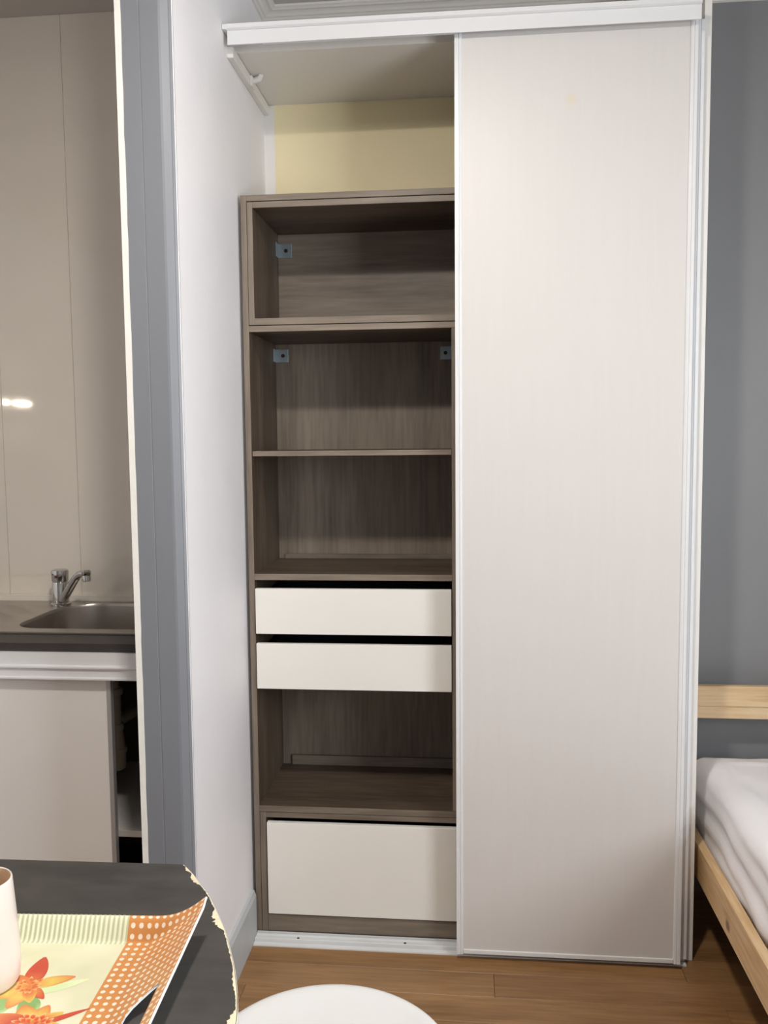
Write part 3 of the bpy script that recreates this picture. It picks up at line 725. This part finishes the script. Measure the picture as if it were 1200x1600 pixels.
# printed flowers: thin petals with a colour gradient
def print_mat():
    m, nt, b = newmat('flower_print'); at = N(nt, 'ShaderNodeVertexColor'); at.layer_name = 'ink'
    nt.links.new(at.outputs[0], b.inputs['Base Color']); b.inputs['Roughness'].default_value = .35; return m
bm = bmesh.new(); inkl = bm.loops.layers.float_color.new('ink'); zc = [.0037]
def petal(c, ang, L, W, col0, col1, col2):
    """flat petal from c along ang; col0 root, col1 middle, col2 tip/edge"""
    zc[0] += .000006; ca, sa = math.cos(ang), math.sin(ang); nn = 10
    prof = [max(.0001, (math.sin(math.pi*min(1, (k/nn)**.8*.96+.02)))**.75*W/2) for k in range(nn+1)]
    prevv = None
    def V(x, y): return bm.verts.new((c[0]+x*ca-y*sa, c[1]+x*sa+y*ca, zc[0]))
    def mixc(t): return tuple((col0[q]+(col1[q]-col0[q])*min(1, 2*t)) if t < .5 else (col1[q]+(col2[q]-col1[q])*(2*t-1)) for q in range(4))
    for k in range(nn+1):
        x = L*k/nn; row = [V(x, s*prof[k]) for s in (-1, -.45, 0, .45, 1)]
        if prevv:
            for q in range(4):
                f = bm.faces.new((prevv[0][q], row[q], row[q+1], prevv[0][q+1]))
                edge = (.25, 0, 0, .25)
                for l, (kk, qq) in zip(f.loops, ((k-1, q), (k, q), (k, q+1), (k-1, q+1))):
                    t = min(1, kk/nn+(.22 if qq in (0, 4) else 0)); l[inkl] = mixc(t)
        prevv = (row,)
R_, O_, Y_, G_, P_ = srgb(192, 78, 58), srgb(208, 126, 72), srgb(216, 188, 98), srgb(142, 168, 112), srgb(228, 200, 146)
PG = srgb(204, 220, 170)
def wl(x, y):   # world point -> tray frame
    dx, dy = x-TRX, y-TRY; c_, s_ = math.cos(TRR), math.sin(TRR); return (dx*c_+dy*s_, -dx*s_+dy*c_)
f1, f2 = wl(.076, -1.300), wl(.112, -1.372)
dg_ = math.radians
# pale leaves
petal((f1[0]+.012, f1[1]-.014), dg_(28), .062, .014, PG, PG, srgb(226, 230, 190))
petal((f1[0]+.01, f1[1]-.02), dg_(-70), .045, .026, G_, srgb(126, 168, 96), PG)
petal((f1[0]-.01, f1[1]-.02), dg_(-110), .045, .024, G_, srgb(140, 180, 110), PG)
petal((f2[0]-.01, f2[1]-.01), dg_(200), .06, .03, PG, srgb(220, 226, 150), srgb(236, 236, 190))
petal((f2[0]+.02, f2[1]-.01), dg_(-10), .045, .02, srgb(238, 226, 140), srgb(240, 232, 170), srgb(238, 236, 200))
# upper flower
for a, L, W, c1, c2 in ((96, .058, .025, R_, R_), (22, .052, .020, Y_, O_), (-40, .036, .014, O_, R_), (-100, .042, .024, Y_, O_), (-150, .048, .026, Y_, O_), (160, .050, .026, O_, R_), (-65, .034, .016, O_, Y_), (190, .05, .02, Y_, Y_)):
    petal(f1, dg_(a), L, W, O_, c1, c2)
for k in range(14):
    a = k*2.4; r = .004+.009*((k*37 % 14)/14); p = (f1[0]+r*math.cos(a), f1[1]+r*math.sin(a)*.9)
    petal(p, a, .008, .0045, R_, O_, P_)
# lower flower
for a, L, W, c1, c2 in ((80, .040, .024, Y_, O_), (120, .045, .028, Y_, O_), (44, .040, .022, O_, Y_), (32, .066, .009, R_, R_), (5, .038, .022, O_, Y_), (-30, .040, .024, O_, Y_), (-75, .044, .026, Y_, O_), (-120, .046, .028, O_, Y_), (-165, .052, .030, Y_, O_), (155, .050, .026, R_, O_), (190, .06, .02, Y_, Y_)):
    petal(f2, dg_(a), L, W, O_, c1, c2)
for k in range(30):
    a = k*2.4; r = .003+.016*math.sqrt(k/30); p = (f2[0]+r*math.cos(a), f2[1]+r*math.sin(a))
    petal(p, a+.5, .010, .0055, R_, srgb(214, 96, 50), P_)
# further blooms towards the hidden half of the tray
for fx, fy in ((-.06, -.02), (-.02, -.09), (.05, -.10)):
    for k in range(7): petal((fx, fy), k*.9+fx*9, .046, .024, O_, (R_, Y_)[k % 2], O_)
    for k in range(8): petal((fx+.006*math.cos(k), fy+.006*math.sin(k)), k*.8, .009, .005, R_, O_, P_)
fp = link('flower_print', bm, print_mat(), ty, local=True, recalc=False); fp['label'] = 'printed orange and red flowers on the pale tray base'

# ------------------------------------------------------------------ mug on the tray
MXc, MYc, MZc = .024, -1.299, .7548
mg = thing('mug', 'tall white mug with peach inside standing on the tray', 'mug', (MXc, MYc, MZc))
lathe('mug_body', [(0, .004), (.028, .004), (.029, .000), (.033, .0005), (.0362, .006), (.0378, .020), (.0374, .045), (.0350, .085), (.0322, .1265), (.0318, .1284), (.0310, .1292), (.0300, .1284)], (MXc, MYc, MZc), MAT['mug'], mg, 64)
lathe('mug_lining', [(.0300, .1284), (.0297, .125), (.0325, .085), (.0345, .03), (.030, .010), (0, .008)], (MXc, MYc, MZc), MAT['mug_in'], mg, 64)
tube('handle', [(MXc-.0335, MYc, MZc+.100), (MXc-.050, MYc, MZc+.102), (MXc-.063, MYc, MZc+.090), (MXc-.067, MYc, MZc+.066), (MXc-.063, MYc, MZc+.042), (MXc-.051, MYc, MZc+.030), (MXc-.0370, MYc, MZc+.031)], .005, MAT['mug'], mg, 14)
